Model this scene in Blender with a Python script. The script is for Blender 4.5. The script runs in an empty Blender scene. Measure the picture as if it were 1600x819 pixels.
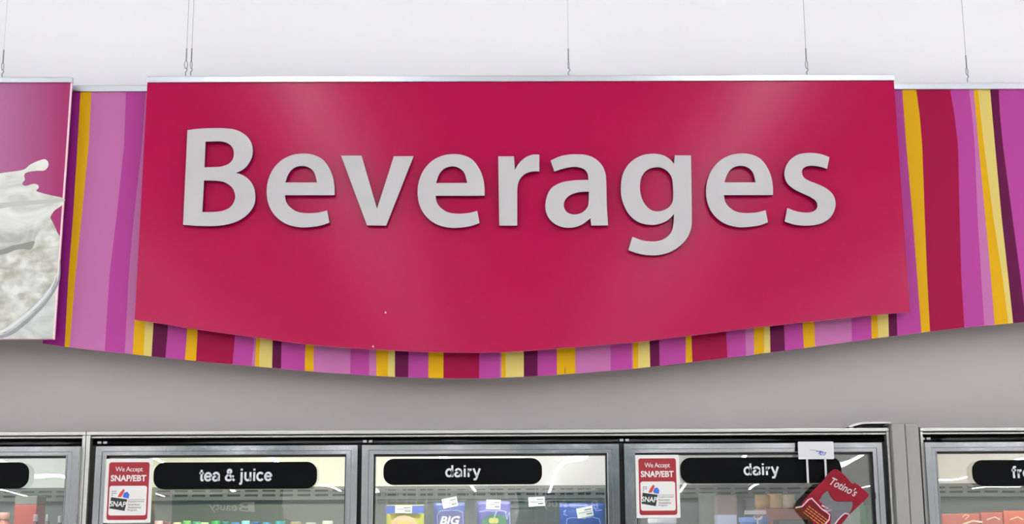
import bpy, bmesh, math, random
from mathutils import Vector, Matrix
random.seed(7)
sc = bpy.context.scene
C = sc.collection
PI = math.pi

# ---------------------------------------------------------------- camera, world, exposure
F = 2100.0                       # focal length in pixels of a 1600 x 819 frame
CAM = Vector((0, 0, 1.65))
YAW, PITCH, ROLL = -0.0081, 0.1946, -0.0053
cam_data = bpy.data.cameras.new('camera'); cam = bpy.data.objects.new('camera', cam_data); C.objects.link(cam)
cam_data.sensor_fit = 'HORIZONTAL'; cam_data.sensor_width = 36.0; cam_data.lens = F/1600*36.0
cam_data.clip_start = 0.05; cam_data.clip_end = 200
ROT = Matrix.Rotation(YAW, 3, 'Z') @ Matrix.Rotation(PI/2+PITCH, 3, 'X') @ Matrix.Rotation(ROLL, 3, 'Z')
cam.matrix_world = Matrix.Translation(CAM) @ ROT.to_4x4()
sc.camera = cam
w = bpy.data.worlds.new('world'); sc.world = w; w.use_nodes = True
w.node_tree.nodes['Background'].inputs[0].default_value = (0.9, 0.95, 1, 1)
w.node_tree.nodes['Background'].inputs[1].default_value = 0.15
vs = sc.view_settings
sc.display_settings.display_device = 'sRGB'
vs.view_transform = 'Standard'; vs.look = 'None'; vs.gamma = 1.0; vs.use_curve_mapping = False
vs.exposure = 0.9
sc.cycles.max_bounces = 8; sc.cycles.transparent_max_bounces = 12
sc.cycles.caustics_reflective = False; sc.cycles.caustics_refractive = False
LAMP = 15.0                      # ceiling tubes
CASE_LAMP = 26.0                  # tubes inside the cases

def P(px, py, Y):                # where the sight line of a pixel meets the upright plane at depth Y
    d = ROT @ Vector(((px-800)/F, (409.5-py)/F, -1))
    return CAM + d*(Y/d.y)
def PP(px, py, Y):
    q = P(px, py, Y); return (q.x, q.z)
def PZ(py, Y, px=790): return P(px, py, Y).z
def PX(px, Y, py=760): return P(px, py, Y).x

# ---------------------------------------------------------------- materials
def lin(c):
    if isinstance(c, str):
        c = [int(c[i:i+2], 16)/255 for i in (0, 2, 4)]
    return tuple((x/12.92 if x <= .04045 else ((x+.055)/1.055)**2.4) for x in c) + (1,)
MATS = {}
def mat(name, col, rough=.6, metal=0.0, spec=.5, noise=0.0, nscale=20, bump=0.0, coat=0.0):
    if name in MATS: return MATS[name]
    m = bpy.data.materials.new(name); m.use_nodes = True; nt = m.node_tree
    b = nt.nodes['Principled BSDF']
    b.inputs['Roughness'].default_value = rough; b.inputs['Metallic'].default_value = metal
    b.inputs['Specular IOR Level'].default_value = spec
    b.inputs['Coat Weight'].default_value = coat
    c = lin(col); b.inputs['Base Color'].default_value = c
    if noise or bump:
        tc = nt.nodes.new('ShaderNodeTexCoord'); nz = nt.nodes.new('ShaderNodeTexNoise')
        nz.inputs['Scale'].default_value = nscale; nz.inputs['Detail'].default_value = 4
        nt.links.new(tc.outputs['Object'], nz.inputs['Vector'])
        if noise:
            mx = nt.nodes.new('ShaderNodeMixRGB'); mx.blend_type = 'MIX'
            mx.inputs[1].default_value = tuple(x*(1-noise) for x in c[:3])+(1,)
            mx.inputs[2].default_value = tuple(min(1, x*(1+noise)) for x in c[:3])+(1,)
            nt.links.new(nz.outputs['Fac'], mx.inputs[0]); nt.links.new(mx.outputs[0], b.inputs['Base Color'])
        if bump:
            bp = nt.nodes.new('ShaderNodeBump'); bp.inputs['Strength'].default_value = bump
            bp.inputs['Distance'].default_value = .01
            nt.links.new(nz.outputs['Fac'], bp.inputs['Height']); nt.links.new(bp.outputs[0], b.inputs['Normal'])
    MATS[name] = m
    return m
def emit(name, col, strength):
    m = bpy.data.materials.new(name); m.use_nodes = True; nt = m.node_tree
    nt.nodes.clear(); e = nt.nodes.new('ShaderNodeEmission'); o = nt.nodes.new('ShaderNodeOutputMaterial')
    e.inputs[0].default_value = lin(col); e.inputs[1].default_value = strength
    nt.links.new(e.outputs[0], o.inputs[0]); MATS[name] = m
    return m
def glassmat(name, refl, tint=(1, 1, 1, 1)):
    m = bpy.data.materials.new(name); m.use_nodes = True; nt = m.node_tree; nt.nodes.clear()
    t = nt.nodes.new('ShaderNodeBsdfTransparent'); g = nt.nodes.new('ShaderNodeBsdfGlossy')
    t.inputs[0].default_value = tint; g.inputs['Roughness'].default_value = 0.0
    x = nt.nodes.new('ShaderNodeMixShader'); lw = nt.nodes.new('ShaderNodeLayerWeight'); lw.inputs[0].default_value = .15
    a = nt.nodes.new('ShaderNodeMath'); a.operation = 'ADD'; a.inputs[1].default_value = refl
    o = nt.nodes.new('ShaderNodeOutputMaterial')
    nt.links.new(lw.outputs['Fresnel'], a.inputs[0]); nt.links.new(a.outputs[0], x.inputs[0])
    nt.links.new(t.outputs[0], x.inputs[1]); nt.links.new(g.outputs[0], x.inputs[2]); nt.links.new(x.outputs[0], o.inputs[0])
    MATS[name] = m
    return m

# ---------------------------------------------------------------- mesh helpers
def link(name, me, mats, parent=None):
    o = bpy.data.objects.new(name, me); C.objects.link(o)
    for m in (mats if isinstance(mats, (list, tuple)) else [mats]): me.materials.append(m)
    if parent is not None:
        o.parent = parent; o.location = -wloc(parent)
    return o
def wloc(o):
    v = Vector((0, 0, 0))
    while o is not None: v = v + o.location; o = o.parent
    return v
def build(name, bm, mats, parent=None, smooth=False):
    bmesh.ops.recalc_face_normals(bm, faces=bm.faces[:])
    me = bpy.data.meshes.new(name); bm.to_mesh(me); bm.free()
    if smooth:
        for p in me.polygons: p.use_smooth = True
    return link(name, me, mats, parent)
def tag(o, label, cat, group=None):
    o['label'] = label; o['category'] = cat
    if group: o['group'] = group
    return o
def thing(name, label, cat, loc, group=None):
    o = bpy.data.objects.new(name, None); C.objects.link(o); o.location = loc; o.empty_display_size = .05
    return tag(o, label, cat, group)
def box(bm, x0, x1, y0, y1, z0, z1, bev=0.0, mi=0):
    vv = [bm.verts.new(p) for p in ((x0,y0,z0),(x1,y0,z0),(x1,y1,z0),(x0,y1,z0),(x0,y0,z1),(x1,y0,z1),(x1,y1,z1),(x0,y1,z1))]
    fs = [bm.faces.new([vv[i] for i in q]) for q in ((0,3,2,1),(4,5,6,7),(0,1,5,4),(1,2,6,5),(2,3,7,6),(3,0,4,7))]
    for f in fs: f.material_index = mi
    if bev:
        es = list({e for f in fs for e in f.edges})
        bmesh.ops.bevel(bm, geom=es, offset=bev, segments=2, affect='EDGES', profile=.5)
def boxo(name, x0, x1, y0, y1, z0, z1, m, parent=None, bev=0.0):
    bm = bmesh.new(); box(bm, x0, x1, y0, y1, z0, z1, bev); return build(name, bm, m, parent)
def slab(bm, pts, y0, y1, mi=0, side=None):    # outline in (x, z), front at y0
    a = [bm.verts.new((x, y0, z)) for x, z in pts]; b = [bm.verts.new((x, y1, z)) for x, z in pts]
    f = bm.faces.new(a); f.material_index = mi; bm.faces.new(b[::-1]).material_index = mi
    n = len(pts)
    for i in range(n):
        g = bm.faces.new((a[i], b[i], b[(i+1) % n], a[(i+1) % n])); g.material_index = mi if side is None else side
def slabo(name, pts, y0, y1, mats, parent=None, side=None):
    bm = bmesh.new(); slab(bm, pts, y0, y1, 0, side); return build(name, bm, mats, parent)
def rrect(x0, x1, z0, z1, r, n=8):
    out = []
    for cx, cz, a0 in ((x1-r, z1-r, 0), (x0+r, z1-r, 90), (x0+r, z0+r, 180), (x1-r, z0+r, 270)):
        for k in range(n+1):
            a = math.radians(a0+90*k/n); out.append((cx+r*math.cos(a), cz+r*math.sin(a)))
    return out
def tube(bm, pts, r, n=8):
    pts = [Vector(p) for p in pts]; rings = []
    for i, p in enumerate(pts):
        t = (pts[min(i+1, len(pts)-1)]-pts[max(i-1, 0)]).normalized()
        u = t.orthogonal().normalized() if i == 0 else (rings[-1][1]-t*rings[-1][1].dot(t)).normalized()
        v = t.cross(u); rr = r[i] if isinstance(r, (list, tuple)) else r
        rings.append(([bm.verts.new(p+rr*(math.cos(2*PI*k/n)*u+math.sin(2*PI*k/n)*v)) for k in range(n)], u))
    for (a, _), (b, _) in zip(rings, rings[1:]):
        for k in range(n): bm.faces.new((a[k], a[(k+1) % n], b[(k+1) % n], b[k]))
    bm.faces.new(rings[0][0]); bm.faces.new(rings[-1][0][::-1])
def lathe(bm, cx, cy, prof, n=20, mi=0):        # prof = [(radius, z)] bottom to top
    rings = []
    for r, z in prof: rings.append([bm.verts.new((cx+r*math.cos(2*PI*k/n), cy+r*math.sin(2*PI*k/n), z)) for k in range(n)])
    for a, b in zip(rings, rings[1:]):
        for k in range(n): bm.faces.new((a[k], a[(k+1) % n], b[(k+1) % n], b[k])).material_index = mi
    bm.faces.new(rings[0][::-1]).material_index = mi; bm.faces.new(rings[-1]).material_index = mi
def crom(pts, n=6):              # pts (x, y) or (x, y, 1) for a corner; closed; smooth between corners
    N = len(pts); cor = [len(p) == 3 for p in pts]; P2 = [Vector(p[:2]) for p in pts]; out = []
    for i in range(N):
        j = (i+1) % N; p1, p2 = P2[i], P2[j]
        if cor[i] and cor[j]: out.append(p1[:]); continue
        p0 = p1 - (p2-p1)*.6 if cor[i] else P2[i-1]
        p3 = p2 + (p2-p1)*.6 if cor[j] else P2[(j+1) % N]
        for k in range(n):
            t = k/n
            q = .5*((2*p1)+(-p0+p2)*t+(2*p0-5*p1+4*p2-p3)*t*t+(-p0+3*p1-3*p2+p3)*t**3)
            out.append(q[:])
    return out
def outline(name, contours, y0, depth, m, parent=None, bev=0.0):   # filled shape with holes; contours in world (x, z)
    cu = bpy.data.curves.new(name, 'CURVE'); cu.dimensions = '2D'; cu.fill_mode = 'BOTH'
    cu.extrude = depth/2-bev; cu.bevel_depth = bev; cu.bevel_resolution = 1; cu.offset = -bev
    for c in contours:
        s = cu.splines.new('POLY'); s.points.add(len(c)-1); s.use_cyclic_u = True
        for q, (x, z) in zip(s.points, c): q.co = (x, z, 0, 1)
    t = bpy.data.objects.new('tmp', cu)
    me = bpy.data.meshes.new_from_object(t)
    bpy.data.objects.remove(t); bpy.data.curves.remove(cu)
    for v in me.vertices: x, z, h = v.co; v.co = (x, y0+depth/2-h, z)
    me.name = name
    return link(name, me, m, parent)
def words(name, txt, x0, x1, z0, z1, y0, m, parent=None, bold=0.0, gap=1.0, shear=0.0, rot=0.0, depth=.0006, mirror=False):
    cu = bpy.data.curves.new(name, 'FONT'); cu.body = txt; cu.offset = bold; cu.space_character = gap; cu.shear = shear
    cu.extrude = .01; cu.resolution_u = 3
    t = bpy.data.objects.new('tmp', cu); me = bpy.data.meshes.new_from_object(t)
    bpy.data.objects.remove(t); bpy.data.curves.remove(cu)
    xs = [v.co.x for v in me.vertices]; ys = [v.co.y for v in me.vertices]
    a, b, c, d = min(xs), max(xs), min(ys), max(ys); cx, cz = (x0+x1)/2, (z0+z1)/2
    for v in me.vertices:
        u = ((v.co.x-a)/(b-a)-.5)*(x1-x0); q = ((v.co.y-c)/(d-c)-.5)*(z1-z0)
        h = v.co.z/.02+.5
        if mirror: u = -u
        v.co = (cx+u*math.cos(rot)-q*math.sin(rot), y0+(1-h)*depth, cz+u*math.sin(rot)+q*math.cos(rot))
    me.name = name
    return link(name, me, m, parent)
def struct(o): o['kind'] = 'structure'; return o

# ---------------------------------------------------------------- the room
Y_WALL, Y_STRIPE, Y_MAIN, H = 3.96, 3.85, 3.80, 3.95
XL, XR, YB = -19.0, 19.0, -26.0
m_wall = mat('wall_paint', 'ebeaec', .75, noise=.015, nscale=3)
m_side = mat('side_wall_paint', 'cfd3d2', .8, noise=.02, nscale=2)
m_ceil = mat('ceiling_tile', 'e6e6e4', .9, noise=.03, nscale=60)
m_floor = mat('floor_tile', 'dddbd3', .35, noise=.05, nscale=2)
struct(boxo('wall_front', XL, XR, Y_WALL, Y_WALL+.06, 1.93, H, m_wall))
m_lower_wall = mat('greige_lower_wall', 'a9a3a1', .7, noise=.02, nscale=4)
struct(boxo('lower_wall_grey_band', XL, XR, Y_WALL-.006, Y_WALL, 1.93, 2.42, m_lower_wall))  # thin band laid over the lower wall, coloured greyer than the wall above
struct(boxo('wall_rear', XL, XR, Y_WALL+.9, Y_WALL+1.0, 0, H, m_wall))
struct(boxo('floor', XL, XR, YB, Y_WALL+1.0, -.1, 0, m_floor))
struct(boxo('ceiling', XL, XR, YB, Y_WALL+1.0, H, H+.1, m_ceil))
struct(boxo('wall_back', XL, XR, YB-.1, YB, 0, H, m_side))
struct(boxo('wall_left', XL-.1, XL, YB, Y_WALL+1.0, 0, H, m_side))
struct(boxo('wall_right', XR, XR+.1, YB, Y_WALL+1.0, 0, H, m_side))

# rows of ceiling strip lights running away from the wall of signs
m_tube = emit('lit_tube', 'f6f7ff', LAMP); m_house = mat('lamp_housing', 'e8e8e8', .4)
rows = [-1.02+2.4*k for k in range(-7, 9)]
for i, x in enumerate(rows):
    t = thing('ceiling_light', 'long fluorescent strip light row on the ceiling, row %s' % ('left of the big sign' if x < 0 else 'right of the big sign'), 'light', (x, -10, H-.06), 'ceiling light rows')
    bm = bmesh.new()
    for k in range(11): box(bm, x-.06, x+.06, 2.5-2.5*k-2.4, 2.5-2.5*k, H-.05, H, .004)
    build('housing', bm, m_house, t)
    bm = bmesh.new()
    for k in range(11):
        tube(bm, [(x-.03, 2.5-2.5*k-2.36, H-.07), (x-.03, 2.5-2.5*k-.04, H-.07)], .016, 6)
        tube(bm, [(x+.03, 2.5-2.5*k-2.36, H-.07), (x+.03, 2.5-2.5*k-.04, H-.07)], .016, 6)
    build('tube', bm, m_tube, t)
    t['label'] = 'fluorescent strip light row under the ceiling, reflected in the glass doors'

# shelving behind the camera, seen mirrored in the glass
m_teal = mat('teal_board', '5c8589', .5); m_gond = mat('grey_shelving', '8b8d8e', .5); m_white = mat('white_plastic', 'c6c6c8', .4)
m_ltext = mat('white_lettering', 'e8e8ec', .45)
for px, lab in ((362, 'left'), (900, 'right')):
    Yg = -4.0; Xg = P(px, 790, 2*3.82-Yg).x
    t = thing('gondola_shelf', 'grey store shelving with teal header reading Beauty, %s one behind the viewer' % lab, 'shelving', (Xg, Yg-1, 0))
    bm = bmesh.new()
    box(bm, Xg-.5, Xg+.5, Yg-6, Yg-.4, 0, .15); box(bm, Xg-.04, Xg+.04, Yg-6, Yg-.2, .15, 2.2)
    box(bm, Xg-.5, Xg+.5, Yg-.22, Yg-.18, .15, 2.2)
    for z in (.5, .85, 1.2, 1.5):
        box(bm, Xg-.5, Xg+.5, Yg-6, Yg-.4, z, z+.03); box(bm, Xg-.5, Xg+.5, Yg-.18, Yg+.2, z, z+.03)
    build('shelf_frame', bm, m_gond, t)
    boxo('header_board', Xg-.5, Xg+.5, Yg-.02, Yg, 1.9, 2.36, m_teal, t)
    words('lettering', 'Beauty', Xg-.27, Xg+.27, 2.08, 2.26, Yg+.002, m_ltext, t, bold=.01, mirror=True)

# ---------------------------------------------------------------- signs
m_alu = mat('brushed_aluminium', 'c9cbd2', .3, 1.0)
m_edge = mat('board_edge', 'd9a9b4', .6)
m_crim = mat('crimson_print', 'a80043', .18, spec=.18)
PAL = {'M': ('purple_magenta_print', '8c2276'), 'Y': ('gold_print', 'd09e00'), 'L': ('light_orchid_print', 'b4689c'),
       'O': ('orchid_print', 'aa3e8e'), 'P': ('pale_yellow_print', 'cfba68'), 'D': ('dark_plum_print', '5a043c'), 'C': ('crimson_stripe_print', '96003c')}
pm = {k: mat(n, c, .35, spec=.12) for k, (n, c) in PAL.items()}
keys = list(PAL)

def interp(tab, x):
    if x <= tab[0][0]: a, b = tab[0], tab[1]
    elif x >= tab[-1][0]: a, b = tab[-2], tab[-1]
    else:
        for a, b in zip(tab, tab[1:]):
            if a[0] <= x <= b[0]: break
    return a[1]+(b[1]-a[1])*(x-a[0])/(b[0]-a[0])
MAIN_BOT = [(210.5,499.4),(250,505.5),(292,512.5),(368,523),(423,531),(475.6,538),(546.5,544),(620,548),(660,550),(711,551),(750,551),(790,550.3),
            (842.5,547),(921,541),(1000,534.2),(1095,522.5),(1181,512),(1253,504.2),(1354,493.5),(1421.6,487)]
STR_BOT = [(67.4,537),(117,544),(164,549),(205,553.4),(236.7,557),(307.6,564.5),(365,569.5),(436,576),(491,580.8),(546.5,584.6),(588,587.5),(620,589.2),
           (669,590.8),(720,591.6),(748,591.4),(816,589),(869,585.8),(900,583.7),(989.6,576.3),(1031.8,571.8),(1080.6,566),(1135,559.5),(1202.8,551),
           (1267.5,542.5),(1365,529),(1440,519.8),(1506,512),(1584,505),(1600,503.5),(1700,496),(1900,488)]
# stripes: right-hand edge of each as px at (top y=140, y=227, y=340, bottom); only straight ones for those behind the big sign
SIDE = [ (114.5,[(140,92),(540,66)],None) ]
S = []   # (colour, [(y, x) ...] right boundary)
S.append(('M', [(140,126),(227,121),(340,114),(430,107),(541,101)]))
S.append(('Y', [(140,143),(227,138.5),(340,127.5),(430,118),(544,108.5)]))
S.append(('L', [(140,197),(227,194),(340,182),(430,171),(550,163.5)]))
S.append(('O', [(140,228),(227,222),(340,209),(430,201),(553,195)]))
S.append(('L', [(140,238),(227,232),(340,222),(500,210.3),(555,207.2)]))
low = [('Y',224.4,226.2),('P',236.7,239),('D',258.3,261.7),('O',288.7,291.9),('Y',306.3,308.2),('C',363.2,366.7),('O',393,396.9),('L',398.2,400),
       ('Y',404.8,406),('P',425,425.8),('D',439.4,439.7),('O',476,477),('Y',490,490),('L',547,547.8),('O',576.7,576.7),('L',588,588),('Y',606,606.5),
       ('P',617,617),('D',637.8,638.3),('O',669.3,669.5),('Y',692.9,692.9),('C',748.5,749),('O',780.8,780.8),('L',783.5,783.5),('Y',790,790),
       ('P',818.5,818.3),('D',840,839.9),('O',870,870),('Y',899,898.9),('L',954,954),('O',986.9,986.9),('L',989,989),('Y',997.3,997.3),
       ('P',1016,1015),('D',1030.6,1030),('O',1071.5,1071.5),('Y',1081.8,1080.5),('C',1136.5,1134.8),('O',1165.5,1165),('L',1178.5,1178),('Y',1194,1194),
       ('P',1203.7,1203),('D',1226.5,1225),('O',1256,1254),('Y',1273.5,1272.5),('L',1330.8,1330.8),('O',1362,1361),('Y',1372.3,1371),('P',1388.8,1388),
       ('D',1402,1401)]
for c, xb, xt in low:
    yb = interp(STR_BOT, xb); yt = yb-38
    cx = 785; k = (xb-cx)/(yb+9800)       # upright edge: leans with its height like every upright of the wall
    S.append((c, [(140, cx+k*(140+9800) + (0)), (yt, xt if abs(xt-xb) < 6 else xb), (yb, xb)]))
S.append(('O', [(140,1409.5),(227,1416),(340,1426),(517,1439.5)]))
S.append(('Y', [(140,1431.6),(180,1437),(227,1441),(340,1445),(430,1448.5),(516,1453)]))
S.append(('C', [(140,1484.5),(180,1491.5),(227,1497),(340,1499.5),(430,1502),(511,1506.8)]))
S.append(('O', [(140,1513.8),(180,1519),(227,1523),(340,1527.5),(430,1533),(508,1538)]))
S.append(('L', [(140,1521.5),(227,1529),(340,1539.5),(430,1548),(507,1554)]))
S.append(('Y', [(140,1528),(227,1537.5),(340,1552),(430,1566),(505,1575.5)]))
S.append(('P', [(140,1547),(227,1554.6),(340,1565),(430,1575),(505,1583)]))
S.append(('D', [(140,1560.5),(180,1562.5),(227,1567),(340,1582),(430,1594),(503.5,1603)]))
S.append(('O', [(140,1625),(340,1640),(500,1655)]))
S.append(('Y', [(140,1640),(340,1658),(498,1672)]))
S.append(('L', [(140,1700),(340,1716),(493,1730)]))
ZTOP_S = PZ(135.2, Y_STRIPE, 785)   # top edge of striped board
def stripe_board():
    t = thing('striped_sign_panel', 'long pink, purple and yellow striped panel with wavy lower edge behind the Beverages sign', 'sign',
              (PX(785, Y_STRIPE), Y_STRIPE, PZ(592, Y_STRIPE)))
    bm = bmesh.new()
    left = [(140, 100), (227, 92), (340, 84), (537, 66.5)]
    cols = []
    ROWS = 26
    bounds = [left]+[s[1] for s in S]
    def col_pts(tab, frac_tab=None):
        # meet with the lower edge
        y = 540
        for _ in range(6): y = interp(STR_BOT, interp(tab, y))
        pts = []
        for r in range(ROWS+1):
            yy = 134+(y-134)*r/ROWS
            q = P(interp(tab, yy), yy, Y_STRIPE); pts.append((q.x, q.z if r else ZTOP_S))
        return pts, interp(tab, y)
    data = [col_pts(b) for b in bounds]
    for i, (c, tab) in enumerate(S):
        (A, xa), (B, xb) = data[i], data[i+1]
        n = max(1, int((xb-xa)/12)); grid = []
        for k in range(n+1):
            u = k/n; cc = []
            for r in range(ROWS+1):
                x = A[r][0]+(B[r][0]-A[r][0])*u; z = A[r][1]+(B[r][1]-A[r][1])*u
                if r == ROWS: xx = xa+(xb-xa)*u; z = P(xx, interp(STR_BOT, xx), Y_STRIPE).z
                cc.append(bm.verts.new((x, Y_STRIPE, z)))
            grid.append(cc)
        for k in range(n):
            for r in range(ROWS):
                bm.faces.new((grid[k][r], grid[k][r+1], grid[k+1][r+1], grid[k+1][r])).material_index = keys.index(c)
    # backing board 6 mm thick
    outer = [(p[0], p[1]) for p in data[0][0]]
    xs = [p for p in STR_BOT if p[0] > 70 and p[0] < 1725]
    ring = outer[:-1]+[PP(x, y, Y_STRIPE) for x, y in xs]+[(p[0], p[1]) for p in data[-1][0]][::-1]
    slab(bm, ring, Y_STRIPE+.0006, Y_STRIPE+.007, len(keys))
    me = bpy.data.meshes.new('board'); bm.to_mesh(me); bm.free()
    link('board', me, [pm[k] for k in keys]+[mat('board_core', 'cfa0c0', .6)], t)
    x0, x1 = data[0][0][0][0], data[-1][0][0][0]
    bm = bmesh.new(); box(bm, x0, x1, Y_STRIPE-.006, Y_STRIPE+.013, ZTOP_S-.014, ZTOP_S+.006, .002)
    build('hanging_rail', bm, m_alu, t)
    q0, q1 = P(883, 574, Y_STRIPE), P(883, 583.5, Y_STRIPE)
    bm = bmesh.new(); slab(bm, [(q0.x-.0006, q0.z), (q0.x+.0006, q0.z), (q1.x+.0009, q1.z), (q1.x-.0009, q1.z)], Y_STRIPE-.0012, Y_STRIPE-.0004)
    build('crack', bm, mat('black_crack', '20100c', .8), t)
    return t
stripe_board()

def main_sign():
    base = P(790, 551, Y_MAIN)
    t = thing('hanging_sign', 'large crimson hanging sign reading Beverages in white letters', 'sign', base)
    zt = PZ(124, Y_MAIN, 800)
    xl, xr = P(230.5, 124, Y_MAIN).x, P(1396.5, 124, Y_MAIN).x
    pts = [(xl, zt)]+[PP(x, y, Y_MAIN) for x, y in MAIN_BOT]+[(xr, zt)]
    bm = bmesh.new(); slab(bm, pts, Y_MAIN, Y_MAIN+.006, 0, 1); build('board', bm, [m_crim, m_edge], t)
    bm = bmesh.new(); box(bm, xl-.001, xr+.001, Y_MAIN-.006, Y_MAIN+.012, zt-.0085, zt+.0105, .002)
    zz = zt
    build('hanging_rail', bm, m_alu, t)
    # letters, traced: contour points in pixels of magnified crops
    def cv(cont, sc_, ox, oy, dx=0, dy=0, kx=1.0, x0=0):
        return [[PP(ox+dx+(x/sc_)*kx, oy+dy+y/sc_, Y_MAIN-.019) for x, y in crom(c)] for c in cont]
    B = [[(58,60,1),(140,50),(250,46),(350,49),(420,65),(480,103),(514,153),(524,210),(513,265),(480,318),(440,350),(405,364,1),(455,382),(505,422),(533,475),(542,540),(530,600),(492,655),(440,695),(370,725),(270,742),(150,743),(27,735,1)],
         [(188,143,1),(290,141),(345,155),(378,185),(388,227),(380,268),(350,300),(300,319),(250,323),(180,325,1)],
         [(177,420,1),(270,422),(330,436),(375,470),(397,522),(391,565),(365,605),(320,630),(260,641),(165,643,1)]]
    e = [[(690,440,1),(690,370),(678,285),(640,190),(575,108),(490,68),(400,58),(300,72),(200,122),(125,203),(82,300),(68,400),(80,505),(120,595),(185,665),(270,712),(370,733),(460,732),(560,718),(644,690,1),(622,577,1),(540,597),(440,603),(350,590),(285,550),(248,500),(236,440,1)],
         [(240,322,1),(270,243),(320,190),(390,172),(455,188),(503,235),(528,322,1)]]
    v = [[(45,76,1),(234,77,1),(375,562,1),(528,82,1),(710,82,1),(460,718,1),(283,716,1)]]
    r = [[(78,83,1),(223,83,1),(231,208,1),(270,145),(330,92),(395,68),(455,68,1),(455,221,1),(385,224),(320,248),(275,298),(256,360),(253,420,1),(253,718,1),(88,718,1)]]
    a = [[(118,122,1),(200,85),(280,68),(350,64),(440,70),(520,100),(585,160),(618,230),(628,310),(633,540,1),(645,716,1),(490,718,1),(482,652,1),(420,700),(350,730),(270,738),(190,720),(120,672),(80,605),(70,530),(88,440),(130,370),(210,325),(300,306),(380,300),(464,298,1),(455,240),(420,200),(360,182),(290,185),(220,202),(152,225,1)],
         [(468,408,1),(380,412),(300,438),(255,480),(240,530),(253,575),(290,605),(340,614),(400,600),(447,560),(465,510)]]
    g = [[(428,58,1),(545,58,1),(549,300),(551,500),(547,570),(520,642),(470,700),(400,745),(320,767),(230,768),(150,752),(99,733,1),(128,636,1),(200,662),(280,670),(340,658),(390,623),(416,570),(423,478,1),(380,520),(320,546),(260,553),(180,537),(110,487),(62,400),(45,310),(57,200),(103,118),(180,64),(265,46),(340,55),(390,82),(424,118,1)],
         [(300,143),(352,155),(393,190),(413,245),(417,360),(402,410),(362,443),(310,456),(260,445),(215,402),(190,345),(182,280),(195,210),(235,162)]]
    s = [[(475,90,1),(400,64),(330,53),(260,53),(180,70),(110,120),(70,190),(62,260),(88,330),(150,385),(230,425),(300,457),(347,492),(363,532),(350,570),(310,592),(250,597),(170,585),(88,555,1),(63,680,1),(140,705),(230,718),(330,714),(420,688),(490,635),(525,560),(528,490),(500,425),(440,373),(360,335),(290,308),(240,275),(223,230),(235,195),(275,175),(330,171),(400,183),(452,200,1)]]
    for con, kind in ((cv(B, 4.55, 280, 190), 'B'), (cv(e, 5.85, 405, 230), 'e'), (cv(v, 5.85, 525, 230), 'v'), (cv(e, 5.85, 405, 230, 236, .8, .985), 'e'),
                      (cv(r, 5.85, 765, 230), 'r'), (cv(a, 5.85, 840, 230), 'a'), (cv(g, 4.55, 960, 230), 'g'), (cv(e, 5.85, 405, 230, 686.6, -.2, .985), 'e'), (cv(s, 5.85, 1215, 230), 's')):
        o = outline('letter', con, Y_MAIN-.019, .012, [m_letter, m_return], t, bev=.0006)
        for p in o.data.polygons: p.material_index = 1 if abs(p.normal.y) < .5 else 0
    for px, py in ((602.5, 488.5), (583, 541.5)):
        q = P(px, py, Y_MAIN); bm = bmesh.new(); slab(bm, [(q.x+.0025*math.cos(k*PI/4), q.z+.003*math.sin(k*PI/4)) for k in range(8)], Y_MAIN-.0012, Y_MAIN-.0002)
        build('white_speck', bm, m_white, t)
    return t
m_return = mat('dark_letter_return', '4a1a30', .6, spec=.2)
m_letter = mat('raised_letter_white', 'b6b3b4', .55, spec=.3)
main_sign()

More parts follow.
